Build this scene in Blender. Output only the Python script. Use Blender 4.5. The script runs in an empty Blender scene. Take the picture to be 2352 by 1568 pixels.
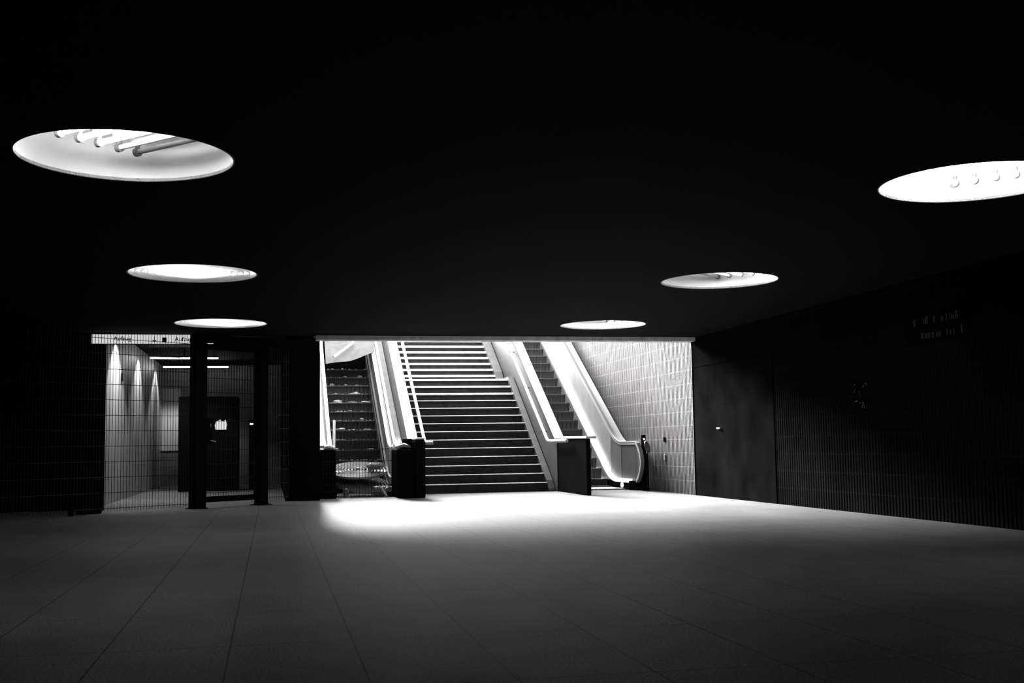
import bpy, bmesh, math, random
from mathutils import Vector, Matrix
random.seed(7)
C = bpy.context.scene.collection
S = bpy.context.scene
PI = math.pi

# ------------------------------------------------------------------ camera
F, YAW, PITCH, ROLL = 2653.54, .2061, .0899, .0150
f = Vector((math.sin(YAW)*math.cos(PITCH), math.cos(YAW)*math.cos(PITCH), math.sin(PITCH)))
r = Vector((math.cos(YAW), -math.sin(YAW), 0)); u = r.cross(f)
r2 = r*math.cos(ROLL)-u*math.sin(ROLL); u2 = r*math.sin(ROLL)+u*math.cos(ROLL)
cam = bpy.data.cameras.new('camera'); camo = bpy.data.objects.new('camera', cam); C.objects.link(camo)
camo.matrix_world = Matrix(((r2.x, u2.x, -f.x, 0), (r2.y, u2.y, -f.y, 0), (r2.z, u2.z, -f.z, 1), (0, 0, 0, 1)))
cam.sensor_width = 36; cam.lens = F/2352*36; cam.clip_end = 300; cam.clip_start = .05
S.camera = camo

# ------------------------------------------------------------------ world, daylight, exposure
SKY = 9.0            # daylight over the open stairwell
W = bpy.data.worlds.new('sky'); S.world = W; W.use_nodes = True
bg = W.node_tree.nodes['Background']; bg.inputs[0].default_value = (1, 1, 1, 1); bg.inputs[1].default_value = SKY
pl = bpy.data.lights.new('stairwell_daylight_portal', 'AREA'); pl.shape = 'RECTANGLE'; pl.size = 7.3; pl.size_y = 11.2
pl.cycles.is_portal = True
po = bpy.data.objects.new('stairwell_daylight_portal', pl); C.objects.link(po); po.location = (4.46, 31.6, 5.3)
sl = bpy.data.lights.new('sun', 'SUN'); sl.energy = 76; sl.angle = math.radians(23)
so = bpy.data.objects.new('sun', sl); C.objects.link(so); so.location = (2, 45, 20)
SUN_EL, SUN_AZ = math.radians(25), math.radians(10)      # low daylight falling down the stairs
so.rotation_euler = Vector((math.sin(SUN_AZ)*math.cos(SUN_EL), -math.cos(SUN_AZ)*math.cos(SUN_EL), -math.sin(SUN_EL))).to_track_quat('-Z', 'Y').to_euler()
S.view_settings.view_transform = 'Standard'; S.view_settings.look = 'None'
S.view_settings.exposure = 0; S.view_settings.gamma = 1; S.view_settings.use_curve_mapping = False

# ------------------------------------------------------------------ materials
M = {}
def mat(name, v, rough=.5, metal=0, spec=.5, emit=0, noise=0, nscale=6, bump=0, bscale=60, alpha=1):
    m = bpy.data.materials.new(name); m.use_nodes = True; nt = m.node_tree; b = nt.nodes['Principled BSDF']
    b.inputs['Base Color'].default_value = (v, v, v, 1); b.inputs['Roughness'].default_value = rough
    b.inputs['Metallic'].default_value = metal; b.inputs['Specular IOR Level'].default_value = spec
    if emit: b.inputs['Emission Color'].default_value = (1, 1, 1, 1); b.inputs['Emission Strength'].default_value = emit
    if noise or bump:
        tc = nt.nodes.new('ShaderNodeTexCoord')
    if noise:
        n = nt.nodes.new('ShaderNodeTexNoise'); n.inputs['Scale'].default_value = nscale; n.inputs['Detail'].default_value = 6
        mr = nt.nodes.new('ShaderNodeMapRange'); mr.inputs[1].default_value = .3; mr.inputs[2].default_value = .7
        mr.inputs[3].default_value = v*(1-noise); mr.inputs[4].default_value = min(1, v*(1+noise*.6))
        nt.links.new(tc.outputs['Object'], n.inputs['Vector']); nt.links.new(n.outputs['Fac'], mr.inputs[0])
        nt.links.new(mr.outputs[0], b.inputs['Base Color'])
    if bump:
        n = nt.nodes.new('ShaderNodeTexNoise'); n.inputs['Scale'].default_value = bscale; n.inputs['Detail'].default_value = 4
        bp = nt.nodes.new('ShaderNodeBump'); bp.inputs['Strength'].default_value = bump; bp.inputs['Distance'].default_value = .01
        nt.links.new(tc.outputs['Object'], n.inputs['Vector']); nt.links.new(n.outputs['Fac'], bp.inputs['Height'])
        nt.links.new(bp.outputs[0], b.inputs['Normal'])
    M[name] = m; return m

def math_node(nt, op, a, b=None, c=None):
    n = nt.nodes.new('ShaderNodeMath'); n.operation = op
    for i, x in enumerate((a, b, c)):
        if x is None: continue
        if isinstance(x, (int, float)): n.inputs[i].default_value = x
        else: nt.links.new(x, n.inputs[i])
    return n.outputs[0]
def line_mask(nt, coord, period, width, phase=0):
    """1 inside a thin joint every `period`, else 0"""
    x = math_node(nt, 'ADD', coord, phase); x = math_node(nt, 'DIVIDE', x, period); x = math_node(nt, 'FRACT', x)
    x = math_node(nt, 'SUBTRACT', x, .5); x = math_node(nt, 'ABSOLUTE', x)
    return math_node(nt, 'GREATER_THAN', x, .5-width/period/2)

def ribbed_tile(name, v, joint, rib=.078, tz=.27, ty=.78, axis='Y', rough=.3, bumpd=.02, phz=0, spec=.3):
    m = mat(name, v, rough, spec=spec); nt = m.node_tree; b = nt.nodes['Principled BSDF']
    g = nt.nodes.new('ShaderNodeNewGeometry'); s = nt.nodes.new('ShaderNodeSeparateXYZ'); nt.links.new(g.outputs['Position'], s.inputs[0])
    co = s.outputs[axis]
    rs = math_node(nt, 'SINE', math_node(nt, 'MULTIPLY', co, 2*PI/rib)); rs = math_node(nt, 'MULTIPLY_ADD', rs, .5, .5)
    rs = math_node(nt, 'POWER', rs, .6)
    jz = line_mask(nt, s.outputs['Z'], tz, .012, phz); jy = line_mask(nt, co, ty, .008)
    j = math_node(nt, 'MAXIMUM', jz, math_node(nt, 'MULTIPLY', jy, .35))
    h = math_node(nt, 'MULTIPLY', rs, math_node(nt, 'MULTIPLY_ADD', j, -.4, 1))
    bp = nt.nodes.new('ShaderNodeBump'); bp.inputs['Strength'].default_value = .5; bp.inputs['Distance'].default_value = bumpd
    nt.links.new(h, bp.inputs['Height']); nt.links.new(bp.outputs[0], b.inputs['Normal'])
    n = nt.nodes.new('ShaderNodeTexNoise'); n.inputs['Scale'].default_value = 1.3; n.inputs['Detail'].default_value = 5
    nt.links.new(g.outputs['Position'], n.inputs['Vector'])
    var = nt.nodes.new('ShaderNodeMapRange'); var.inputs[1].default_value = .3; var.inputs[2].default_value = .7
    var.inputs[3].default_value = v*.72; var.inputs[4].default_value = v*1.2; nt.links.new(n.outputs['Fac'], var.inputs[0])
    gr = math_node(nt, 'MULTIPLY', var.outputs[0], math_node(nt, 'MULTIPLY_ADD', rs, .35, .65))   # base colour is darker in the grooves
    mx = math_node(nt, 'MULTIPLY', gr, math_node(nt, 'SUBTRACT', 1, j)); mx = math_node(nt, 'ADD', mx, math_node(nt, 'MULTIPLY', j, joint))
    nt.links.new(mx, b.inputs['Base Color']); return m

def grooved(name, v, dark, period=.03, rough=.4, metal=.6):
    m = mat(name, v, rough, metal); nt = m.node_tree; b = nt.nodes['Principled BSDF']
    g = nt.nodes.new('ShaderNodeNewGeometry'); s = nt.nodes.new('ShaderNodeSeparateXYZ'); nt.links.new(g.outputs['Position'], s.inputs[0])
    j = line_mask(nt, s.outputs['X'], period, period*.5)
    nt.links.new(math_node(nt, 'MULTIPLY_ADD', j, dark-v, v), b.inputs['Base Color'])
    bp = nt.nodes.new('ShaderNodeBump'); bp.inputs['Strength'].default_value = .6; bp.inputs['Distance'].default_value = .008; bp.invert = True
    nt.links.new(j, bp.inputs['Height']); nt.links.new(bp.outputs[0], b.inputs['Normal']); return m

mat('ceiling_paint', .003, .9, spec=.05)
mat('beam_paint', .8, .6, noise=.3)
mat('black_wall', .004, .9, spec=0)
mat('white_enamel', .92, .5)
mat('tube_lit', .9, .4, emit=34); mat('tube_bright', .9, .4, emit=20); mat('tube_off', .6, .35)
mat('white_plastic', .8, .35); mat('holder_grey', .12, .4)
mat('louvre_plastic', .75, .3)
mat('louvre_old', .09, .35, noise=.4, nscale=5)
mat('stair_stone', .026, .8, spec=.05, noise=.4, nscale=8)
mat('nosing_stone', .72, .35, noise=.25, nscale=9)
mat('steel', .62, .32, 1, noise=.15, nscale=3)
mat('steel_bright', .8, .28, .7)
mat('aluminium_dirty', .075, .45, 0, noise=.4, nscale=4)
mat('rubber', .12, .3); mat('rubber_pale', .35, .3)
mat('dark_metal', .005, .9, 0, spec=0)
mat('panel_metal', .42, .32, .55, noise=.2, nscale=3)
mat('skirt_metal', .85, .3, .3)
mat('brushed_dark', .006, .8, spec=0)
mat('newel_metal', .045, .35, .2); mat('newel_metal_mid', .11, .35, .3)
mat('louvre_ring', .3, .4)
mat('wall_tile_smooth', .017, .45, spec=.08, noise=.35, nscale=2)
mat('cap_stone', .45, .4, noise=.12, nscale=3)
mat('sheet', .1, .6, noise=.25, nscale=7)
mat('wood', .7, .6, noise=.2)
mat('litter', .35, .6, noise=.4, nscale=20); mat('litter_dark', .2, .6, noise=.4, nscale=20)
mat('wire', .015, .5, spec=.2)
mat('sign_lit', .7, .5, emit=.62); mat('sign_black', .005, .6, spec=.1)
mat('lamp_glow', .9, .4, emit=4); mat('screen_lit', .5, .5, emit=.5); mat('led', .5, .5, emit=1.5)
mat('faint_paint', .05, .6); mat('door_metal', .006, .9, spec=0, noise=.5, nscale=1.5, bump=.2, bscale=200)
mat('grey_wall', .25, .6, noise=.4, nscale=.8)
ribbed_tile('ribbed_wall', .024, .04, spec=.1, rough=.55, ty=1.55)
ribbed_tile('ribbed_wall_shaded', .007, .012, rough=.9, spec=0)  # darkened copy of the ribbed wall, hall shade put into its colour
ribbed_tile('ribbed_back', .09, .02, axis='X')
mat('scallop_wall', .3, .5, noise=.15, nscale=1)
grooved('escalator_step', .06, .005, .034, metal=0)
grooved('comb', .5, .02, .03)

def floor_mat():
    m = mat('floor_stone', .12, .6, spec=.015); nt = m.node_tree; b = nt.nodes['Principled BSDF']
    g = nt.nodes.new('ShaderNodeNewGeometry'); s = nt.nodes.new('ShaderNodeSeparateXYZ'); nt.links.new(g.outputs['Position'], s.inputs[0])
    j = math_node(nt, 'MAXIMUM', line_mask(nt, s.outputs['X'], .62, .009, .2), line_mask(nt, s.outputs['Y'], 1.24, .009))
    n = nt.nodes.new('ShaderNodeTexNoise'); n.inputs['Scale'].default_value = 1.1; n.inputs['Detail'].default_value = 8
    n2 = nt.nodes.new('ShaderNodeTexNoise'); n2.inputs['Scale'].default_value = 70; n2.inputs['Detail'].default_value = 2
    for q in (n, n2): nt.links.new(g.outputs['Position'], q.inputs['Vector'])
    a = nt.nodes.new('ShaderNodeMapRange'); a.inputs[1].default_value = .3; a.inputs[2].default_value = .7
    a.inputs[3].default_value = .085; a.inputs[4].default_value = .12; nt.links.new(n.outputs['Fac'], a.inputs[0])
    c = nt.nodes.new('ShaderNodeMapRange'); c.inputs[1].default_value = .3; c.inputs[2].default_value = .7
    c.inputs[3].default_value = .5; c.inputs[4].default_value = 1.5; nt.links.new(n2.outputs['Fac'], c.inputs[0])
    v = math_node(nt, 'MULTIPLY', a.outputs[0], c.outputs[0]); v = math_node(nt, 'MULTIPLY', v, math_node(nt, 'MULTIPLY_ADD', j, -.7, 1))
    nt.links.new(v, b.inputs['Base Color'])
    rr = nt.nodes.new('ShaderNodeMapRange'); rr.inputs[1].default_value = .3; rr.inputs[2].default_value = .7
    rr.inputs[3].default_value = .5; rr.inputs[4].default_value = .55; nt.links.new(n.outputs['Fac'], rr.inputs[0]); nt.links.new(rr.outputs[0], b.inputs['Roughness'])
floor_mat()

# ------------------------------------------------------------------ mesh helpers
class MB:
    def __init__(s): s.v = []; s.f = []
    def add(s, vs, fs):
        n = len(s.v); s.v += [tuple(v) for v in vs]; s.f += [tuple(i+n for i in q) for q in fs]; return s
    def box(s, x0, x1, y0, y1, z0, z1):
        return s.add([(x, y, z) for z in (z0, z1) for y in (y0, y1) for x in (x0, x1)],
                     [(0, 2, 3, 1), (4, 5, 7, 6), (0, 1, 5, 4), (2, 6, 7, 3), (0, 4, 6, 2), (1, 3, 7, 5)])
    def prismx(s, pts, x0, x1):           # (y,z) outline extruded along X
        n = len(pts)
        return s.add([(x0, y, z) for y, z in pts]+[(x1, y, z) for y, z in pts],
                     [tuple(range(n)), tuple(range(2*n-1, n-1, -1))]+[(i, i+n, (i+1) % n+n, (i+1) % n) for i in range(n)])
    def prismz(s, pts, z0, z1):
        n = len(pts)
        return s.add([(x, y, z0) for x, y in pts]+[(x, y, z1) for x, y in pts],
                     [tuple(range(n))[::-1], tuple(range(n, 2*n))]+[(i, (i+1) % n, (i+1) % n+n, i+n) for i in range(n)])
    def prismy(s, pts, y0, y1):
        n = len(pts)
        return s.add([(x, y0, z) for x, z in pts]+[(x, y1, z) for x, z in pts],
                     [tuple(range(n)), tuple(range(2*n-1, n-1, -1))]+[(i, i+n, (i+1) % n+n, (i+1) % n) for i in range(n)])
    def ribbon(s, path, x0, x1, t):       # path in (y,z); band of thickness t below/inside it
        out = []; inn = []
        for i, (y, z) in enumerate(path):
            a = path[max(0, i-1)]; b = path[min(len(path)-1, i+1)]
            d = Vector((b[0]-a[0], b[1]-a[1])).normalized(); nrm = Vector((-d.y, d.x))
            out.append((y, z)); inn.append((y-nrm.x*t, z-nrm.y*t))
        return s.strip(out, inn, x0, x1)
    def strip(s, A, B, x0, x1):           # solid between two (y,z) polylines, extruded in X, as quads
        n = len(A); vs = []
        for (a, b) in zip(A, B):
            vs += [(x0, *a), (x1, *a), (x1, *b), (x0, *b)]
        fs = [(0, 1, 2, 3), (4*n-1, 4*n-2, 4*n-3, 4*n-4)]
        for i in range(n-1):
            for k in range(4):
                fs.append((4*i+k, 4*(i+1)+k, 4*(i+1)+(k+1) % 4, 4*i+(k+1) % 4))
        return s.add(vs, fs)
    def tube(s, pts, rad, seg=10, cap=True):
        pts = [Vector(p) for p in pts]; n = len(pts); vs = []; up = None
        rads = rad if isinstance(rad, (list, tuple)) else [rad]*n
        for i, p in enumerate(pts):
            d = (pts[min(n-1, i+1)]-pts[max(0, i-1)]).normalized()
            if up is None: up = d.cross(Vector((0, 0, 1))) if abs(d.z) < .9 else d.cross(Vector((0, 1, 0)))
            a = (up-d*up.dot(d)).normalized(); b = d.cross(a); up = a
            vs += [p+(a*math.cos(2*PI*k/seg)+b*math.sin(2*PI*k/seg))*rads[i] for k in range(seg)]
        fs = [(i*seg+k, i*seg+(k+1) % seg, (i+1)*seg+(k+1) % seg, (i+1)*seg+k) for i in range(n-1) for k in range(seg)]
        if cap: fs += [tuple(range(seg))[::-1], tuple(range((n-1)*seg, n*seg))]
        return s.add(vs, fs)
    def lathe(s, prof, c=(0, 0, 0), seg=48, closed=False):   # prof (r,z)
        n = len(prof); vs = [(c[0]+q*math.cos(2*PI*k/seg), c[1]+q*math.sin(2*PI*k/seg), c[2]+z) for k in range(seg) for q, z in prof]
        m = n if closed else n-1
        fs = [(k*n+i, ((k+1) % seg)*n+i, ((k+1) % seg)*n+(i+1) % n, k*n+(i+1) % n) for k in range(seg) for i in range(m)]
        return s.add(vs, fs)
    def build(s, name, m, parent=None, smooth=False, bevel=0, seg=2, loc=None, rot=None, kind=None):
        me = bpy.data.meshes.new(name); me.from_pydata(s.v, [], s.f); me.validate()
        bm = bmesh.new(); bm.from_mesh(me); bmesh.ops.recalc_face_normals(bm, faces=bm.faces); bm.to_mesh(me); bm.free()
        me.materials.append(M[m] if isinstance(m, str) else m)
        if smooth:
            for p in me.polygons: p.use_smooth = True
        o = bpy.data.objects.new(name, me); C.objects.link(o)
        if parent: o.parent = parent
        if loc: o.location = loc
        if rot: o.rotation_euler = rot
        if bevel:
            b = o.modifiers.new('bevel', 'BEVEL'); b.width = bevel; b.segments = seg; b.limit_method = 'ANGLE'
        if smooth:
            e = o.modifiers.new('edges', 'EDGE_SPLIT'); e.split_angle = math.radians(40)
        if kind: o['kind'] = kind
        return o
def tag(o, label, cat, group=None, kind=None):
    o['label'] = label; o['category'] = cat
    if group: o['group'] = group
    if kind: o['kind'] = kind
    return o
def thing(name, label, cat, loc=(0, 0, 0), group=None, rot=(0, 0, 0)):
    o = bpy.data.objects.new(name, None); C.objects.link(o); o.location = loc; o.rotation_euler = rot
    o.empty_display_size = .1
    return tag(o, label, cat, group)
def lab(o, t): o['label'] = t; return o
def copy_tree(o, parent=None):
    c = o.copy(); C.objects.link(c); c.parent = parent
    for ch in [k for k in o.children]: copy_tree(ch, c)
    return c

# ------------------------------------------------------------------ structure
CZ = 3.03; XR = 8.0; XL = -5.2; YB = -4.0; YE = 21.0
MB().box(XL-.1, XR+.6, YB-.1, 25.6, -.2, 0).box(XL-.1, .95, 25.6, 34.2, -.2, 0).build('floor', 'floor_stone', kind='structure')

LAMPS = [(-.99, 8.23), (-.89, 13.67), (-.80, 19.07), (5.52, 13.59), (5.54, 18.89), (5.47, 8.11)]
RAD = .7225
def ceiling():
    mb = MB(); a = .85; N = 64
    xs = [XL-.1, -1.75, -.05, 4.67, 6.37, XR+.6]
    ys = [YB-.1, 7.3, 9.0, 12.8, 14.5, 18.1, 19.8, YE]
    cells = {(1, 1): 0, (1, 3): 1, (1, 5): 2, (3, 3): 3, (3, 5): 4, (3, 1): 5}
    for i in range(5):
        for j in range(7):
            x0, x1, y0, y1 = xs[i], xs[i+1], ys[j], ys[j+1]
            if (i, j) in cells:
                cx, cy = LAMPS[cells[(i, j)]]; vs = []; fs = []
                for k in range(N):
                    t = 2*PI*k/N; c, s_ = math.cos(t), math.sin(t)
                    vs.append((cx+RAD*c, cy+RAD*s_, CZ))
                    tx = ((x1-cx) if c > 0 else (x0-cx))/c if abs(c) > 1e-6 else 1e9
                    ty = ((y1-cy) if s_ > 0 else (y0-cy))/s_ if abs(s_) > 1e-6 else 1e9
                    q = min(tx, ty); vs.append((cx+q*c, cy+q*s_, CZ))
                # corners
                for k in range(N):
                    n = (k+1) % N; A = vs[2*k+1]; B = vs[2*n+1]
                    if abs(A[0]-B[0]) > 1e-5 and abs(A[1]-B[1]) > 1e-5:
                        kx = x1 if max(A[0], B[0]) > cx else x0; ky = y1 if max(A[1], B[1]) > cy else y0
                        vs.append((kx, ky, CZ)); fs.append((2*k, 2*k+1, len(vs)-1, 2*n+1, 2*n))
                    else: fs.append((2*k, 2*k+1, 2*n+1, 2*n))
                mb.add(vs, fs)
            else:
                mb.add([(x0, y0, CZ), (x1, y0, CZ), (x1, y1, CZ), (x0, y1, CZ)], [(0, 1, 2, 3)])
    mb.box(XL-.1, XR+.6, YB-.1, YE, CZ+.6, CZ+.7)
    return mb.build('ceiling', 'ceiling_paint', kind='structure')
ceiling()
MB().box(.79, XR, YE, YE+.3, 2.955, 5.4).build('trim_1', 'beam_paint', kind='structure')           # edge beam over the stairwell
MB().box(XL-.1, .79, YE, YE+.12, CZ, 4.0).build('trim_2', 'black_wall', kind='structure')
MB().box(.7, XR+.5, YE+.3, 26.1, 5.15, 5.4).build('trim_3', 'beam_paint', kind='structure')        # slab over the foot of the stairwell
MB().box(XL, .95, YE+.12, 34.2, 3.42, 3.5).build('trim_4', 'ceiling_paint', kind='structure')      # ceiling of the lift lobby
MB().box(-3.04, -2.52, 33.96, 34.0, 1.0, 2.75).build('trim_7', 'grey_wall', kind='structure')
# right wall: ribbed tiling up to the door recess, beyond it, and into the stairwell
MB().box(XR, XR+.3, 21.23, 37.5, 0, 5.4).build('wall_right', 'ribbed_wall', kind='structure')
MB().box(XR, XR+.3, YB, 17.5, 0, CZ+.1).build('wall_right', 'ribbed_wall_shaded', kind='structure')
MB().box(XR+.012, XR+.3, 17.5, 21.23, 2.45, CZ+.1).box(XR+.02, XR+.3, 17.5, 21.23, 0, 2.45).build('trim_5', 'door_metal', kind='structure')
dr = MB().box(XR-.0, XR+.02, 17.56, 21.15, 0, 2.435).build('door_1', 'door_metal', kind='structure', bevel=.004)
MB().box(XR-.035, XR, 19.82, 19.97, 1.245, 1.275).build('door_handle', 'steel_bright', dr, bevel=.005)
MB().box(XL-.1, XL, YB, 34, 0, CZ+.1).build('wall_left', 'black_wall', kind='structure')
MB().box(XL-.1, XR+.5, YB-.1, YB, 0, CZ+.1).build('wall_front', 'black_wall', kind='structure')
MB().box(XL, -2.82, YE, YE+.12, 0, CZ).build('wall_lobby_pier', 'black_wall', kind='structure')
MB().box(-3.25, -3.05, YE+.12, 34, 0, 3.42).build('wall_lobby_left', 'scallop_wall', kind='structure')
MB().box(-3.25, .95, 34, 34.2, 0, 3.42).build('wall_lobby_back', 'ribbed_back', kind='structure')
MB().box(.27, .93, 22.85, 23.2, 0, 3.42).box(.27, .80, 23.2, 34, 0, 3.42).box(.27, .80, YE+.12, 22.85, 3.16, 3.42).build('wall_pier', 'black_wall', kind='structure')
MB().box(.80, .93, 23.2, 37.5, 0, 5.4).box(.80, .93, YE+.3, 23.2, 3.16, 5.4).build('wall_stairwell_left', 'grey_wall', kind='structure')
MB().box(.8, XR+.3, 37.3, 37.5, 0, 5.4).build('wall_stairwell_back', 'grey_wall', kind='structure')

# ------------------------------------------------------------------ staircase
SY0, RUN, RISE = 24.8, .32, .193
def flight_profile():
    p = [(SY0, 0)]; z = 0; y = SY0; nos = []
    for i in range(14):
        z += RISE; p.append((y, z)); nos.append((y, z))
        y += RUN if i < 13 else 1.35
        p.append((y, z))
    for i in range(8):
        z += .185; p.append((y, z)); nos.append((y, z)); y += .328 if i < 7 else 3.0; p.append((y, z))
    p += [(y, z-.4), (30.3, 2.3), (29, 2.3), (SY0+.4, 0)]
    return p, nos
prof, NOS = flight_profile()
st = thing('staircase', 'broad dark stone staircase with pale step edges rising between two escalators', 'staircase', (4.5, SY0, 0))
def child(mb, name, m, par, **k):          # geometry given in world coordinates
    l = par
    off = Vector((0, 0, 0))
    while l is not None: off += l.location; l = l.parent
    mb.v = [(x-off.x, y-off.y, z-off.z) for x, y, z in mb.v]
    return mb.build(name, m, par, **k)
def steps_body(nos, x0, x1, y_end, base):
    pts = [(nos[0][0], base)]
    for i, (y, z) in enumerate(nos):
        pts.append((y, z)); yn = nos[i+1][0] if i+1 < len(nos) else y_end
        pts.append((yn, z))
    pts.append((y_end, base))
    # quads per step keep the faces clean
    mb = MB()
    for i, (y, z) in enumerate(nos):
        yn = nos[i+1][0] if i+1 < len(nos) else y_end
        zb = base if i == 0 else max(base, z-.6)
        mb.box(x0, x1, y, yn+(.0 if i+1 == len(nos) else .02), zb, z)
    return mb
child(steps_body(NOS[:14], 3.05, 5.93, 30.3, 0), 'lower_flight', 'stair_stone', st)
child(steps_body(NOS[14:], 3.05, 5.86, 37.28, 1.9), 'upper_flight', 'stair_stone', st)
for i, (y, z) in enumerate(NOS):
    x1 = 5.93 if i < 14 else 5.86
    hh = .014 if i < 11 else (.045 if i < 14 else .055)
    a = [(y+.09, z+.004), (y-.012, z+.004), (y-.026, z-.010), (y-.026, z-hh), (y-.0, z-hh), (y+.01, z-.012), (y+.09, z-.012)]
    child(MB().prismx(a, 3.06, x1), 'step_nosing', 'nosing_stone', st)
# worn pale string course beside the steps
A = []; B = []
for t in (0, 1):
    pass
y0, z0 = NOS[0]; y1, z1 = NOS[13]
child(MB().strip([(y0-.1, .05), (y0+.1, .24), (y1, z1+.06), (y1+1.3, z1+.06)], [(y0-.1, 0), (y0+.1, 0), (y1, z1-.3), (y1+1.3, z1-.3)], 5.93, 6.07), 'side_string', 'aluminium_dirty', st)
y0, z0 = NOS[14]; y1, z1 = NOS[21]
child(MB().strip([(y0-.1, z0-.1), (y0+.1, z0+.1), (y1, z1+.1), (y1+3, z1+.1)], [(y0-.1, z0-.3), (y0+.1, z0-.3), (y1, z1-.3), (y1+3, z1-.3)], 5.86, 6.07), 'side_string', 'aluminium_dirty', st)

SL = .6
# wall between stairs and right escalator; sloped pale coping
def zc(y): return 1.17+SL*(y-24.66)
def slope_wall(name, x0, x1, m, label, ytop=33.4):
    base = [(24.5, 0), (24.7, 0), (ytop, zc(ytop)-4.2)]
    top = [(24.5, 1.1), (24.7, zc(24.7)-.05), (ytop, zc(ytop)-.05)]
    w = MB().strip(top, base, x0, x1).build(name, m)
    return tag(w, label, 'balustrade')
wm = slope_wall('balustrade_wall', 6.085, 6.255, 'wall_tile_smooth', 'sloping smooth grey balustrade wall between the stairs and the right escalator')
tp = [(22.05, 1.165), (24.66, 1.185), (33.4, zc(33.4))]
child(MB().strip(tp, [(y, z-.045) for y, z in tp], 6.07, 6.28), 'coping', 'cap_stone', wm, bevel=.006)
child(MB().box(6.09, 6.18, 22.12, 22.98, .0, 1.12), 'end_panel', 'dark_metal', wm, bevel=.02)
child(MB().box(6.10, 6.18, 22.98, 24.5, .0, 1.12), 'side_panel', 'brushed_dark', wm)
w2 = slope_wall('balustrade_wall', 2.86, 3.05, 'wall_tile_smooth', 'sloping balustrade wall between the stairs and the dismantled left escalator', 33.4)
tp = [(24.2, 1.18), (24.62, 1.19), (33.4, zc(33.4)+.03)]
child(MB().strip(tp, [(y, z-.045) for y, z in tp], 2.84, 3.06), 'coping', 'cap_stone', w2, bevel=.006)
# dark housings at its foot
nb = thing('newel_housing', 'black squat housing standing at the foot of the left balustrade', 'housing', (2.7, 22.9, 0))
child(MB().box(2.80, 3.0, 22.9, 24.18, 0, 1.14), 'tall_casing', 'dark_metal', nb, bevel=.03, seg=3)
child(MB().box(2.45, 2.80, 23.0, 24.18, 0, .96), 'low_casing', 'dark_metal', nb, bevel=.03, seg=3)
child(MB().box(2.82, 3.0, 22.98, 24.17, 1.141, 1.185), 'cover_strip', 'steel_bright', nb, bevel=.012)
child(MB().box(2.56, 2.66, 23.2, 23.5, .961, 1.08).box(2.68, 2.78, 23.3, 24.2, .961, 1.17), 'motor_block', 'dark_metal', nb, bevel=.012)
child(MB().tube([(2.5, 23.25, 1.0), (2.6, 23.15, 1.04), (2.72, 23.3, 1.0)], .045), 'pipe_end', 'steel_bright', nb, smooth=True)

def rail(name, label, pts, rr, wallx, brackets):
    t = thing(name, label, 'handrail', pts[0])
    child(MB().tube(pts, rr, 12), 'rail_tube', 'steel_bright', t, smooth=True)
    for (x, y, z) in brackets:
        child(MB().tube([(x, y, z-rr), (x, y, z-.12), (wallx, y, z-.12)], .011, 8), 'bracket', 'dark_metal', t, smooth=True)
    return t
def zr(y): return 1.09+SL*(y-24.83)
rail('handrail', 'pale tubular handrail along the right side of the stairs',
     [(6.0, 23.3, 1.085), (5.965, 24.1, 1.085), (5.965, 24.75, 1.09), (5.965, 24.9, zr(24.9)), (5.965, 29.25, zr(29.25)), (5.965, 33, zr(33))], .036, 6.085,
     [(5.965, y, zr(y)) for y in (25.4, 27.2, 28.85, 30.6)])
def zr2(y): return 1.13+SL*(y-24.5)
rail('handrail', 'pale tubular handrail along the left side of the stairs',
     [(3.34, 24.28, 1.085), (3.22, 24.33, 1.085), (3.19, 24.42, 1.1), (3.19, 24.6, zr2(24.6)), (3.19, 29.25, zr2(29.25)), (3.19, 33, zr2(33))], .037, 3.05,
     [(3.19, y, zr2(y)) for y in (25.6, 27.4, 29.2)])

# ------------------------------------------------------------------ escalators
YI = 25.65; ES = .577
def zn(y): return max(0, ES*(y-YI))
def curve_path(h, flat_z, y_front, ytop=33.2, ky=.45):
    """flat run, smooth kink, then incline at height h above nosing line"""
    yk = YI+(flat_z-h)/ES              # where incline meets flat
    pts = [(y_front, flat_z)]
    n = 10; R = ky
    P0 = Vector((yk-R, flat_z)); P1 = Vector((yk, flat_z)); P2 = Vector((yk+R, flat_z+ES*R))
    for i in range(n+1):
        t = i/n; q = P0*(1-t)**2+P1*2*t*(1-t)+P2*t*t; pts.append((q.x, q.y))
    pts.append((ytop, h+ES*(ytop-YI))); return pts
def esc_step(par, x0, x1, y, z, label=None):
    # curved riser
    fr = [(y+.02+.05*math.sin(k/6*PI/2), z-.235*k/6-.002) for k in range(7)]
    bk = [(y+.41, zz) for _, zz in fr]
    s = child(MB().strip(fr, bk, x0, x1), 'step', 'escalator_step', par)
    child(MB().box(x0, x1, y, y+.03, z-.018, z+.004), 'step_edge', 'aluminium_dirty', s)
    return s
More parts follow.
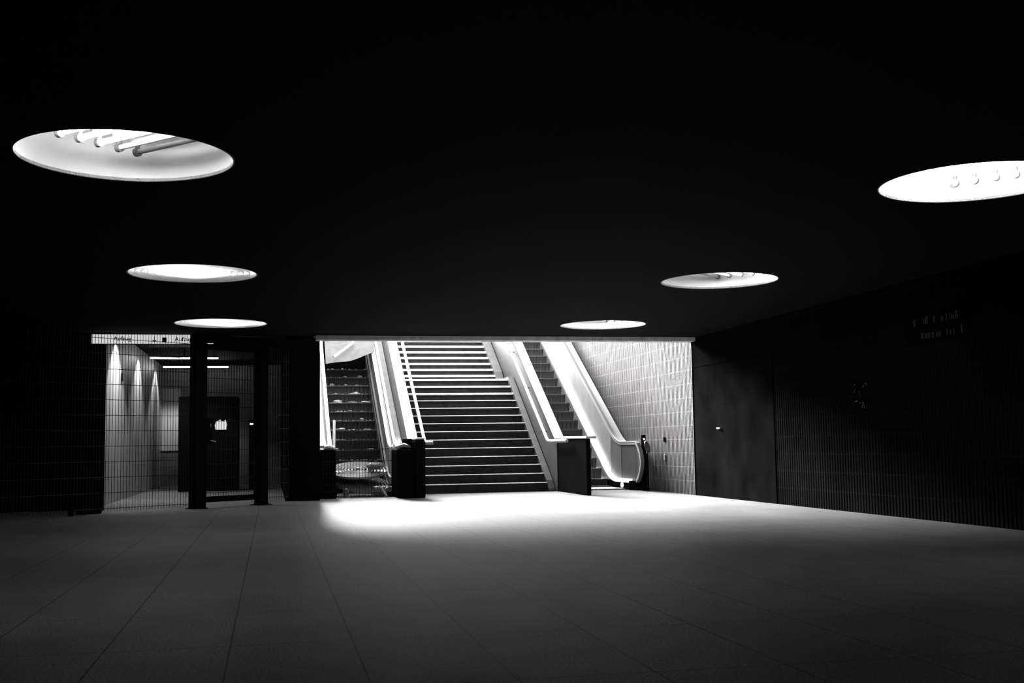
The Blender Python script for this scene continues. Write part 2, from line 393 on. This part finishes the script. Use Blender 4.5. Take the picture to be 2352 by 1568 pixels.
# right escalator ----------------------------------------------------
X0, X1 = 6.30, 7.64
er = thing('escalator', 'working escalator on the right with a glowing white skirt and curved newel', 'escalator', (7, 24.5, 0))
for k in range(-5, 13):
    y = 28.05+.41*k; esc_step(er, X0, X1, y, ES*(y-YI))
child(MB().box(X0, X1, 24.6, 25.6, .002, .03), 'comb_plate', 'comb', er, bevel=.004)
child(MB().box(X0, X1, 25.6, 26.1, .002, .05), 'landing_step', 'escalator_step', er)
sk = curve_path(.12, .225, 24.3); lo = [(y, max(0, z-.42)) for y, z in sk]
child(MB().strip(sk, lo, X1, X1+.03), 'skirt_panel', 'panel_metal', er)
child(MB().box(X1-.004, X1+.16, 24.27, 26.0, 0.003, .2), 'plinth', 'dark_metal', er, bevel=.01)
glow = curve_path(.20, .235, 24.3)
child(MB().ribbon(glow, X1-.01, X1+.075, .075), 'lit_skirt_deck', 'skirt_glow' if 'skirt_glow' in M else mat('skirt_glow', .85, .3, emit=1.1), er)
# balustrade panel: three sheets with a rounded newel end
def newel_arc(yf, ytop_z, yb_z, bulge, n=28):
    return [(yf-bulge*math.sin(PI*i/n)**.8, ytop_z+(yb_z-ytop_z)*(i/n)) for i in range(n+1)]
PX = X1+.075
hp = curve_path(1.10, .985, 24.0)
inner_top = [(y, z) for y, z in hp]
arc = newel_arc(24.0, .985, .235, .30)
def clipped(a, b):
    ys = [a]+[y for y, z in hp if a < y < b]+[b]
    def zt(y):
        for (ya, za), (yb, zb) in zip(hp, hp[1:]):
            if ya <= y <= yb: return za+(zb-za)*(y-ya)/(yb-ya)
        return hp[-1][1]
    return MB().strip([(y, zt(y)) for y in ys], [(y, .2 if y < 25.9 else .15+ES*(y-YI)) for y in ys], PX, PX+.02)
child(clipped(24.0, 25.06), 'newel_panel', 'newel_metal', er)
lab(child(clipped(25.06, 25.9), 'balustrade_panel', 'newel_metal_mid', er), 'dark grey balustrade panel next to the newel')
child(clipped(25.9, 33.2), 'balustrade_panel', 'panel_metal', er)
child(MB().prismx(arc+[(24.02, .235), (24.02, .985)], PX, PX+.02), 'newel_panel', 'newel_metal', er)
child(MB().box(PX-.002, PX+.0, 25.06, 25.075, .24, .97), 'panel_joint', 'dark_metal', er)
child(MB().add([(PX-.003, 26.05, .38), (PX-.003, 26.06, .38), (PX-.003, 25.82, 1.08), (PX-.003, 25.81, 1.08)], [(0, 1, 2, 3)]), 'panel_joint', 'dark_metal', er)
# handrail wraps the newel
full = [(y, z) for y, z in reversed(hp)]+arc[1:]
def offset(path, d):
    out = []
    for i, (y, z) in enumerate(path):
        a = path[max(0, i-1)]; b = path[min(len(path)-1, i+1)]; dd = Vector((b[0]-a[0], b[1]-a[1])).normalized()
        out.append((y+dd.y*d, z-dd.x*d))
    return out
def band(path, d0, d1, x0, x1): return MB().strip(offset(path, d0), offset(path, d1), x0, x1)
child(band(full, 0, .035, PX-.015, PX+.05), 'handrail_track', 'steel_bright', er)
child(band(full, .035, .075, PX-.005, PX+.06), 'moving_handrail', 'rubber', er)
lab(child(band(full, .05, .074, PX-.022, PX-.004), 'handrail_lip', 'rubber_pale', er), 'pale lip of the moving handrail')  # paler strip along the handrail edge
dk = curve_path(1.10, .99, 24.5)
child(MB().strip(dk, [(y, z-.05) for y, z in dk], PX+.07, XR-.03), 'outer_deck', 'cap_stone', er)
child(MB().strip([(y, z-.05) for y, z in dk], [(y, max(0, z-1.3)) for y, z in dk], PX+.10, PX+.13), 'outer_cladding', 'dark_metal', er)
child(MB().box(PX+.02, XR-.06, 24.1, 24.6, 0, .95), 'end_cabinet', 'dark_metal', er, bevel=.04, seg=3)
lp = child(MB().tube([(X1-.005, 24.75, .10), (X1-.04, 24.75, .10)], .05, 16), 'comb_lamp', 'lamp_glow', er, smooth=True)
# left cladding of right escalator
child(MB().strip(sk, lo, X0-.03, X0), 'skirt_panel', 'dark_metal', er)
# signal post and round lamp beside the newel
sp = thing('signal_post', 'small black post with a white arrow beside the right newel', 'signal post', (7.85, 23.9, 0))
child(MB().box(7.82, 7.90, 23.86, 23.94, 0, 1.19), 'post', 'dark_metal', sp, bevel=.006)
child(MB().prismy([(7.845, 1.11), (7.845, 1.13), (7.83, 1.105)], 23.855, 23.861).prismy([(7.84, 1.08), (7.88, 1.08), (7.86, 1.125)], 23.85, 23.858), 'arrow', 'led', sp)
dl = thing('dial_plate', 'round pale plate standing edge-on between the newel and the ribbed wall', 'control plate', (7.84, 23.6, .0))
(MB().lathe([(.001, -.012), (.13, -.012), (.13, .012), (.001, .012)], seg=28)).build('disc', 'aluminium_dirty', dl, rot=(math.radians(75), 0, math.radians(50)), loc=(0, 0, .93))
MB().box(-.015, .015, -.03, .03, 0, .80).build('stem', 'dark_metal', dl)

# left escalator ------------------------------------------------------
X0, X1 = 1.36, 2.50
el = thing('escalator', 'dismantled escalator on the left strewn with litter on its dark steps', 'escalator', (2, 24.6, 0))
for k in range(-4, 10):
    y = 27.3+.41*k; esc_step(el, X0, X1, y, ES*(y-YI))
sk = curve_path(.14, .2, 24.6); lo = [(y, max(0, z-.42)) for y, z in sk]
child(MB().strip(sk, lo, X0-.04, X0), 'skirt_panel', 'aluminium_dirty', el)
child(MB().strip([(26, -.0), (33.2, ES*7.55-.45)], [(26, -.1), (33.2, ES*7.55-.55)], X0, X1), 'dark_backing', 'dark_metal', el)  # added black strip, keeps the gap behind the top steps dark
child(MB().box(X0, X1, 31.45, 31.5, 2.5, 4.6), 'gap_shade_plate', 'dark_metal', el)  # added black plate standing in for shade under the cover sheet
child(MB().strip([(y, z+.0) for y, z in sk[:]], lo, X1, X1+.03), 'skirt_panel', 'aluminium_dirty', el)
hi = curve_path(.95, .95, 24.5)
bot = [(y, (.2 if y < 25.9 else .14+ES*(y-YI))) for y, z in hi]
child(MB().strip(hi, bot, X1+.03, X1+.05), 'balustrade_panel', 'aluminium_dirty', el)
child(MB().strip(hi, bot, X0-.10, X0-.08), 'balustrade_panel', 'aluminium_dirty', el)
h2 = curve_path(1.02, 1.02, 24.4)
child(MB().ribbon(h2, X1+.03, X1+.09, .07), 'handrail_track', 'steel_bright', el)
child(MB().ribbon(h2, X0-.14, X0-.06, .07), 'handrail_track', 'steel_bright', el)
g = [(y, z-.06) for y, z in h2]
child(MB().ribbon(g, X1+.09, X1+.15, .03), 'handrail_groove', 'rubber', el)
child(MB().ribbon(g, X0-.20, X0-.14, .03), 'handrail_groove', 'aluminium_dirty', el)
d2 = curve_path(1.04, 1.04, 24.9)
child(MB().ribbon(d2, X1+.15, X1+.22, .04), 'deck_cover', 'cap_stone', el)
child(MB().ribbon([(y, z-.02) for y, z in d2], X1+.225, 2.845, .03), 'deck_cover', 'aluminium_dirty', el)
d3 = curve_path(1.06, 1.06, 24.9)
child(MB().ribbon(d3, .95, X0-.2, .05), 'deck_cover', 'cap_stone', el)
child(MB().ribbon([(y, z-.12) for y, z in curve_path(.62, .5, 24.6)], X1-.01, X1+.03, .16), 'skirt_ledge', 'aluminium_dirty', el)
child(MB().box(.95, 1.3, 23.95, 24.6, 0, .97), 'end_casing', 'dark_metal', el, bevel=.03)
child(MB().box(2.52, 2.62, 24.2, 24.6, 0, .95), 'end_casing', 'panel_metal', el, bevel=.01)
child(MB().tube([(1.08, 24.1, 1.0), (1.16, 24.05, 1.02), (1.25, 24.1, 1.0)], .05, 12), 'handrail_stub', 'steel_bright', el, smooth=True)
child(MB().tube([(2.56, 24.3, 1.0), (2.66, 24.2, .99), (2.75, 24.3, 1.0)], .045, 12), 'handrail_stub', 'steel_bright', el, smooth=True)

# cover sheet hanging over the upper steps
def sheet():
    mb = MB(); nx, ny = 16, 8; vs = []; fs = []
    for j in range(ny+1):
        for i in range(nx+1):
            s_ = i/nx; t = j/ny
            x = 1.36+s_*1.24
            zl = 3.15+.30*s_-.055*math.sin(PI*s_); y = 29.8+.9*t
            vs.append((x, y, zl+t*.85+.015*math.sin(9*s_+5*t)))
    top = len(vs); vs += [(x, y+.02, z+.012) for x, y, z in vs[:top]]
    w = nx+1
    for j in range(ny):
        for i in range(nx):
            a = j*w+i; q = (a, a+1, a+w+1, a+w); fs.append(q); fs.append(tuple(k+top for k in reversed(q)))
    for i in range(nx): fs.append((i, i+top, i+1+top, i+1))
    mb.add(vs, fs); return mb
tag(sheet().build('cover_sheet', 'sheet', smooth=True), 'pale board with a sagging edge covering the top of the left escalator', 'board')
tag(MB().box(-.03, .03, -.02, .02, 0, .78).build('wooden_batten', 'wood', loc=(1.56, 29.78, 3.33), rot=(math.radians(-30), math.radians(52), 0)), 'pale wooden batten lying across the board over the left escalator', 'batten')
tag(MB().box(-.03, .03, -.015, .015, 0, 1.1).build('wooden_batten', 'wood', loc=(1.40, 26.75, .72), rot=(math.radians(-32), math.radians(2.5), 0)), 'upright pale batten leaning on the left edge of the dismantled escalator', 'batten')

# ------------------------------------------------------------------ litter
def crumple(size, seed, flat=.5):
    rnd = random.Random(seed); bm = bmesh.new(); bmesh.ops.create_icosphere(bm, subdivisions=3, radius=1)
    ph = [rnd.uniform(0, 6.3) for _ in range(6)]
    for v in bm.verts:
        k = 1+.25*math.sin(3*v.co.x+ph[0])+.22*math.sin(5*v.co.y+ph[1])+.2*math.sin(4*v.co.z+ph[2])+rnd.uniform(-.16, .16)
        v.co = Vector((v.co.x*k*size[0], v.co.y*k*size[1], max(-size[2]*flat*.8, v.co.z*k*size[2])))
    zmin = min(v.co.z for v in bm.verts)
    for v in bm.verts: v.co.z -= zmin
    me = bpy.data.meshes.new('litter'); bm.to_mesh(me); bm.free(); return me
def litter(name, label, cat, loc, size, seed, m='litter', rz=0, group=None):
    me = crumple(size, seed); me.materials.append(M[m]); o = bpy.data.objects.new(name, me); C.objects.link(o)
    o.location = loc; o.rotation_euler = (0, 0, rz); return tag(o, label, cat, group)
G = 'crumpled litter on the dismantled escalator steps'
def stepz(k): return ES*(27.3+.41*k-YI)
names = {4: ('fifth', .5), }
rows = [(0, 2.27, .09, 'right end of the lowest littered step'), (0, 1.50, .07, 'left end of the lowest littered step'),
        (2, 1.62, .11, 'left of the third visible step'), (2, 1.95, .04, 'middle of the third visible step'), (2, 2.28, .08, 'right of the third visible step'),
        (3, 2.2, .06, 'right of the fourth visible step'), (4, 1.66, .06, 'left of the fifth visible step'), (4, 1.92, .05, 'middle of the fifth visible step'),
        (5, 1.62, .17, 'left of the sixth step beside the upright batten'), (5, 2.02, .12, 'middle of the sixth step'), (5, 2.34, .10, 'right of the sixth step'),
        (6, 2.1, .13, 'right of the seventh step'), (6, 1.6, .05, 'left of the seventh step'), (7, 1.9, .05, 'middle of the eighth step'), (7, 1.55, .06, 'left of the eighth step'),
        (7, 2.2, .06, 'right of the eighth step'), (8, 1.9, .06, 'middle of the ninth step'), (8, 2.3, .06, 'right of the ninth step'), (9, 1.6, .05, 'left of the topmost visible step'), (9, 1.85, .04, 'middle of the topmost visible step')]
for i, (k, x, w, where) in enumerate(rows):
    y = 27.3+.41*k+.09
    litter('crumpled_litter', 'pale crumpled scrap of litter on the '+where, 'litter', (x, y, stepz(k)+.004), (w*.8, .05, .018+.01*(i % 3)), 20+i, rz=.2*math.sin(i*3), group=G)
mbd = MB(); rnd = random.Random(3)
for k in range(-1, 10):
    for _ in range(46):
        x = rnd.uniform(1.38, 2.48); y = 27.3+.41*k+rnd.uniform(.02, .12); z = stepz(k)+.004; q = rnd.uniform(.006, .02)
        a = rnd.uniform(0, 6)
        mbd.add([(x+q*math.cos(a), y+q*math.sin(a), z), (x+q*math.cos(a+2), y+q*math.sin(a+2), z+q*.6), (x+q*math.cos(a+4), y+q*math.sin(a+4), z+q*rnd.uniform(.2, 1.6)), (x, y, z+q)], [(0, 1, 3), (1, 2, 3), (0, 2, 3), (0, 1, 2)])
tag(mbd.build('leaf_debris', 'litter'), 'fine dry leaf debris scattered on the dismantled escalator steps', 'debris', kind='stuff')
litter('plastic_bag', 'pale crumpled plastic bag lying on the upper round louvre', 'bag', (2.18, 24.66, .555), (.2, .12, .09), 71)
litter('plastic_bag', 'small pale crumpled bag on the floor right of the round louvres', 'bag', (2.5, 24.15, .13), (.12, .1, .06), 72)
litter('rubble_lump', 'dark lump on the floor under the left side of the lower louvre', 'rubble', (1.50, 23.95, 0), (.09, .09, .09), 73, 'litter_dark')
litter('rubble_lump', 'dark flat lump under the box at the lower louvre edge', 'rubble', (2.16, 23.98, 0), (.1, .08, .05), 74, 'litter_dark')
litter('rubble_lump', 'black lump at the right foot of the wire mesh barrier', 'rubble', (2.47, 23.85, 0), (.14, .09, .07), 75, 'dark_metal')
tag(MB().box(-.11, .11, -.07, .07, 0, .12).build('small_box', 'panel_metal', loc=(2.16, 24.0, .085), rot=(0, 0, .1), bevel=.01), 'small pale box in front of the lower round louvre', 'box')
tag(MB().prismx([(0, 0), (.03, 0), (.25, .2), (.2, .21)], -.04, .05).build('torn_cardboard', 'litter', loc=(2.30, 23.48, .02), rot=(0, .5, .9)), 'torn pale cardboard flap by the black newel housing', 'cardboard')
MBt = MB()
for i in range(12):
    x = 5.2+.1*i; y = 20.0+.35*math.sin(i*.8)*.4
tag(MB().prismz([(4.0, 20.6), (4.5, 20.3), (5.2, 20.55), (5.7, 20.9), (5.3, 20.72), (4.6, 20.55)], 0.0005, .003).build('trim_6', 'litter_dark'), 'dark stain', 'stain')
bpy.data.objects['trim_6']['kind'] = 'structure'

# ------------------------------------------------------------------ round louvres & ceiling lamps
def louvre(mb, R, h=.06, n=9, z=0, th=.006):
    for i in range(n):
        q = R*(i+1)/n
        mb.lathe([(q-th, z), (q, z), (q, z+h), (q-th, z+h)], seg=64, closed=True)
    return mb
def louvre_thing(label, loc, rot, R=.62):
    t = thing('round_louvre', label, 'louvre', loc, rot=rot)
    louvre(MB(), R, .05, 9, .006, .007).build('rings', 'louvre_ring', t, smooth=False)
    MB().lathe([(0.001, 0), (R, 0), (R, .006), (0.001, .006)], seg=64).build('back_disc', 'louvre_old', t)
    MB().lathe([(0.001, 0), (.035, 0), (.035, .09), (0.001, .1)], seg=16).build('hub', 'litter_dark', t)
    for k in range(2):
        a = k*PI/2+.5; MB().box(-R, R, -.004, .004, .006, .03).build('spoke', 'louvre_old', t, rot=(0, 0, a))
    return t
louvre_thing('upper of two ringed round louvres leaning behind the wire barrier', (1.80, 24.75, .50), (math.radians(14), math.radians(-1), 0))
louvre_thing('lower ringed round louvre on the floor under the other one', (1.84, 24.62, .23), (math.radians(17), math.radians(1), .3), .60)

def ceiling_lamp(i, label, tube_mat, rot, lit, open_, holder='holder_grey', yoff=0):
    x, y = LAMPS[i]
    t = thing('ceiling_lamp', label, 'ceiling lamp', (x, y, CZ), 'round recessed ceiling lamps')
    h = .42
    MB().lathe([(RAD, 0), (RAD, h), (.001, h)], seg=96).build('recess_drum', 'white_enamel', t, smooth=True)
    MB().lathe([(RAD, -.004), (RAD+.012, -.004), (RAD+.012, .004), (RAD, .02)], seg=96, closed=True).build('rim', 'holder_grey', t, smooth=True)
    ca, sa = math.cos(rot), math.sin(rot)
    for k, e in enumerate((-.50, -.34, -.18, -.02, .15, .31)):
        L0 = -.27; L1 = min(.56, math.sqrt(max(.05, .66**2-e*e)))
        P = lambda d, z: (e*(-sa)+d*ca, e*ca+d*sa, z)
        on = k in lit
        tb = MB().tube([P(L0, .14), P(L1, .14)], .019, 10).build('fluorescent_tube', tube_mat if on else 'tube_off', t, smooth=True)
        for d in (L0, L1):
            MB().tube([P(d-.018, .14), P(d+.018, .14)], .032, 12).tube([P(d, .14), P(d, .2)], .018, 8).build('tube_holder', holder, tb, smooth=True)
        q = .035
        MB().prismz([(e*(-sa)+d*ca+w*(-sa), e*ca+d*sa+w*ca) for d, w in ((L0-.03, -q), (L1+.03, -q), (L1+.03, q), (L0-.03, q))], .2, .24).build('batten', 'white_plastic', tb)
    if not open_:
        lv = louvre(MB(), RAD-.004, .05, 10, .0, .004).build('louvre', 'louvre_plastic', t)
    return t
ceiling_lamp(0, 'open round ceiling lamp nearest on the left with bare tubes showing', 'tube_lit', math.radians(-45), (0, 1, 2, 3), True)
ceiling_lamp(1, 'ringed round ceiling lamp, middle of the left row', 'tube_lit', math.radians(-45), (0, 1, 2, 3, 4), False)
ceiling_lamp(2, 'ringed round ceiling lamp, farthest of the left row above the gate', 'tube_lit', math.radians(-45), (0, 1, 2, 3, 4, 5), False)
ceiling_lamp(3, 'open glaring round ceiling lamp, middle of the right row', 'tube_bright', math.radians(40), (0, 1, 2, 3), True)
ceiling_lamp(4, 'glaring round ceiling lamp, farthest of the right row by the stair beam', 'tube_bright', math.radians(40), (0, 1, 2, 3, 4), True)
ceiling_lamp(5, 'glaring round ceiling lamp cut by the right edge of the photo', 'tube_bright', math.radians(40), (0, 1, 2, 3, 4, 5), True)

# ------------------------------------------------------------------ fences on the left
D = Vector((.78, .62, 0)).normalized(); P1 = Vector((-1.25, 20.76, 0))
def fp(t, z=0, n=0):
    p = P1+D*t; return (p.x-D.y*n, p.y+D.x*n, z)
def mesh_panel(t0, t1, z0, z1, dv=.054, dh=.25, rw=.0042, zs=None):
    mb = MB(); n = int((t1-t0)/dv)
    for i in range(n+1):
        t = t0+(t1-t0)*i/n; mb.tube([fp(t, z0-.02), fp(t, z1)], rw, 5, False)
    z = z0+.03
    while z < z1:
        for s_ in (-.007, .007): mb.tube([fp(t0, z, s_), fp(t1, z, s_)], rw*1.1, 5, False)
        z += dh
    return mb
def obox(t0, t1, n0, n1, z0, z1):
    mb = MB(); mb.add([fp(t, z, n) for z in (z0, z1) for n in (n0, n1) for t in (t0, t1)],
                      [(0, 2, 3, 1), (4, 5, 7, 6), (0, 1, 5, 4), (2, 6, 7, 3), (0, 4, 6, 2), (1, 3, 7, 5)]); return mb
def foot(par, t0):
    b = obox(t0-.15, t0+.15, -.12, .12, 0, .015).build('base_plate', 'dark_metal', par)
    for s_ in (-.135, .135):
        c = fp(t0+s_, .015); MB().lathe([(.03, 0), (.012, .05), (.001, .05)], c=c, seg=8).build('anchor_bolt', 'dark_metal', b)
fe = tag(bpy.data.objects.new('mesh_fence', None), 'tall black wire mesh fence left of the gate, hung with nothing', 'fence')
fe['label'] = 'tall black wire mesh fence reaching the ceiling left of the gate'; C.objects.link(fe)
mesh_panel(-4.4, -.11, .06, 2.99).build('mesh_panel', 'wire', fe)
ps = obox(-.10, .12, -.1, .1, 0, 3.02).build('post', 'dark_metal', fe); foot(ps, 0)
ps = obox(-2.36, -2.30, -.03, .03, 0, .30).build('post', 'dark_metal', fe)
obox(-1.95, -1.62, .3, .5, 0, .16).build('ballast_block', 'dark_metal', fe)
gt = tag(bpy.data.objects.new('mesh_gate', None), 'wire mesh gate in a dark frame between two floor-standing posts', 'gate'); C.objects.link(gt)
mesh_panel(.17, 1.21, .23, 2.74).build('mesh_panel', 'wire', gt)
for a, b_, c, d_ in ((.135, 1.235, .10, .2), (.135, 1.235, 2.76, 2.86)):
    obox(a, b_, -.03, .03, c, d_).build('frame_rail', 'dark_metal', gt)
for a in (.125, 1.225): obox(a, a+.05, -.03, .03, .12, 2.8).build('frame_stile', 'dark_metal', gt)
obox(.10, .26, -.06, .06, 1.1, 1.55).build('lock_case', 'dark_metal', gt)
MB().tube([fp(.22, 1.40, -.075), fp(.22, 1.46, -.075)], .008, 8).build('lock_latch', 'steel_bright', gt)
MB().tube([fp(.22, 1.17, -.075), fp(.33, 1.15, -.075)], .01, 8).build('lever', 'steel_bright', gt)
fe2 = tag(bpy.data.objects.new('mesh_fence', None), 'short wire mesh fence panel between the gate and the black pier', 'fence'); C.objects.link(fe2)
mesh_panel(1.46, 2.0, .1, 2.9).build('mesh_panel', 'wire', fe2)
ps = obox(1.29, 1.46, -.09, .09, 0, 2.85).build('post', 'dark_metal', fe2); foot(ps, 1.375)
obox(.12, 2.0, -.08, .08, 2.87, 3.02).build('head_rail', 'dark_metal', fe2)

# low barrier before the left escalator
bar = tag(bpy.data.objects.new('mesh_barrier', None), 'low wire mesh barrier across the foot of the dismantled escalator', 'barrier'); C.objects.link(bar)
mb = MB(); n = 27
for i in range(n+1):
    x = .98+1.62*i/n; mb.tube([(x, 23.78, .0), (x, 23.78, 1.17)], .0038, 5, False)
z = .02
while z < 1.2:
    mb.tube([(.98, 23.775, z), (2.6, 23.775, z)], .0045, 5, False); z += .238
mb.build('mesh_panel', 'wire', bar)
MB().box(.94, 1.0, 23.7, 23.86, 0, .93).build('end_post', 'dark_metal', bar)
MB().box(1.02, 1.28, 23.45, 23.72, 0, .14).build('ballast_foot', 'dark_metal', bar, bevel=.02)

# ------------------------------------------------------------------ lift lobby behind the fence
def text_mesh(txt, size, name, m, parent, loc):
    cu = bpy.data.curves.new(name, 'FONT'); cu.body = txt; cu.size = size; cu.extrude = .002; cu.offset = size*.012
    tmp = bpy.data.objects.new('tmp', cu); C.objects.link(tmp); bpy.context.view_layer.update()
    dg = bpy.context.evaluated_depsgraph_get(); me = bpy.data.meshes.new_from_object(tmp.evaluated_get(dg))
    bpy.data.objects.remove(tmp); me.materials.clear(); me.materials.append(M[m])
    o = bpy.data.objects.new(name, me); C.objects.link(o); o.parent = parent; o.location = loc; o.rotation_euler = (PI/2, 0, 0); return o
SYP = 20.86
sg = thing('lift_sign', 'long lit white sign reading Aufzug with arrow under the ceiling behind the fence', 'sign', (-3.03, SYP, 2.86))
MB().box(-.02, 2.05, .012, .07, -.012, .168).build('sign_case', 'dark_metal', sg)
MB().box(0, 2.03, 0, .012, 0, .158).build('lit_face', 'sign_lit', sg)
text_mesh('Aufzug', .105, 'lettering', 'sign_black', sg, (.355, -.003, .052))
text_mesh('Aufzug', .105, 'lettering', 'sign_black', sg, (1.375, -.003, .045))
MB().box(1.028, 1.040, -.004, 0, .045, .13).prismy([(1.034, .022), (.998, .058), (1.008, .068), (1.034, .050), (1.060, .068), (1.070, .058)], -.004, 0).build('arrow', 'sign_black', sg)
MB().box(1.165, 1.24, -.004, 0, .028, .108).build('lift_symbol', 'sign_black', sg)

def downlight(i, y, power, which):
    t = thing('downlight', 'small ceiling downlight washing the lobby wall, '+which, 'lamp', (-2.68, y, 3.40), 'downlights along the lobby wall')
    MB().lathe([(.05, 0), (.06, -.03), (.07, -.03), (.07, 0)], seg=20, closed=True).build('housing', 'dark_metal', t)
    l = bpy.data.lights.new('bulb', 'SPOT'); l.energy = power; l.spot_size = math.radians(118); l.spot_blend = .35; l.shadow_soft_size = .03
    o = bpy.data.objects.new('bulb', l); C.objects.link(o); o.parent = t; o.location = (0, 0, -.04)
downlight(0, 24.2, 560, 'nearest'); downlight(1, 28.2, 240, 'middle one'); downlight(2, 32.3, 330, 'farthest')
for k, (x0, x1, y) in enumerate([(-2.8, -1.25, 28.4), (-2.85, -1.15, 32.3)]):
    t = thing('strip_light', ('nearer' if k == 0 else 'farther')+' thin fluorescent strip light under the lobby ceiling', 'strip light', ((x0+x1)/2, y, 3.2), 'strip lights in the lift lobby')
    w = (x1-x0)/2; zt = 3.19 if k == 0 else 3.25
    MB().tube([(-w, 0, zt-3.2), (w, 0, zt-3.2)], .016, 8).build('tube', mat('strip_glow', .9, .4, emit=30) if 'strip_glow' not in M else 'strip_glow', t)
    MB().box(-w, w, -.03, .03, zt-3.2+.02, zt-3.2+.05).box(-.02, .02, -.01, .01, zt-3.2+.05, .22).build('fitting', 'dark_metal', t)
kk = thing('lift_cabin', 'dark boxy lift cabin with a small lit pane far behind the gate', 'lift', (-1.5, 29.4, 0))
MB().box(-.72, .70, 0, 1.6, .0, 2.32).build('casing', 'dark_metal', kk, bevel=.02)
MB().prismy([(.16, 1.5), (.42, 1.5), (.44, 1.62), (.4, 1.74), (.33, 1.70), (.27, 1.75), (.17, 1.70), (.14, 1.6)], -.012, -.002).build('lit_pane', 'screen_lit', kk)
MB().box(.98, 1.06, .3, .34, 1.62, 1.66).build('indicator', 'led', kk)
MB().box(.95, 1.10, .34, .5, 0, 1.75).build('call_post', 'dark_metal', kk)
tag(MB().box(-3.04, -3.02, 25.0, 25.12, 2.45, 2.62).build('wall_speaker', 'dark_metal'), 'small black box on the bright lobby wall behind the fence', 'wall box')

# ------------------------------------------------------------------ bits on the right wall
tag(MB().box(XR-.02, XR, 22.88, 22.96, 1.03, 1.13).build('wall_switch', 'dark_metal', bevel=.004), 'upper small black switch box on the ribbed wall', 'switch')
tag(MB().box(XR-.02, XR, 22.88, 22.95, .66, .77).build('wall_switch', 'holder_grey', bevel=.004), 'lower small dark switch box on the ribbed wall', 'switch')
gs = thing('wall_sign', 'barely visible dark sign high on the right wall with two rows of faint marks', 'sign', (XR-.02, 12.7, 2.2))
MB().box(0, .018, -.65, .75, -.02, .36).build('board', 'black_wall', gs)
mb = MB(); rnd = random.Random(5)
for row, ys in ((.23, [.5, .27, .22, .05, -.12, -.2, -.27, -.34, -.42]), (.05, [.33, .25, .18, .1, .02, -.05, -.2, -.27, -.34, -.5])):
    for y in ys:
        h = rnd.uniform(.06, .1)
        for s_ in range(rnd.choice((1, 2, 2))):
            mb.box(-.003, 0, y+s_*.028, y+.014+s_*.028, row, row+h)
mb.build('faint_marks', 'faint_paint', gs)
ps = thing('wall_poster', 'barely visible torn poster with scrawls on the dark right wall', 'poster', (XR-.006, 14.68, 1.4))
MB().box(0, .006, -.22, .22, 0, .42).build('paper', 'black_wall', ps)
mb = MB()
for (a, b_, c, d_) in [(.18, .36, .15, .39), (.15, .31, .19, .27), (-.05, .33, -.11, .36), (-.14, .38, -.19, .36), (.02, .2, .05, .28), (.17, .14, .1, .15), (-.02, .05, -.05, .13), (-.05, .13, -.09, .04), (0, .12, .04, .11)]:
    mb.tube([(-.003, a, b_), (-.003, c, d_)], .006, 5)
mb.build('scrawl', 'faint_paint', ps)
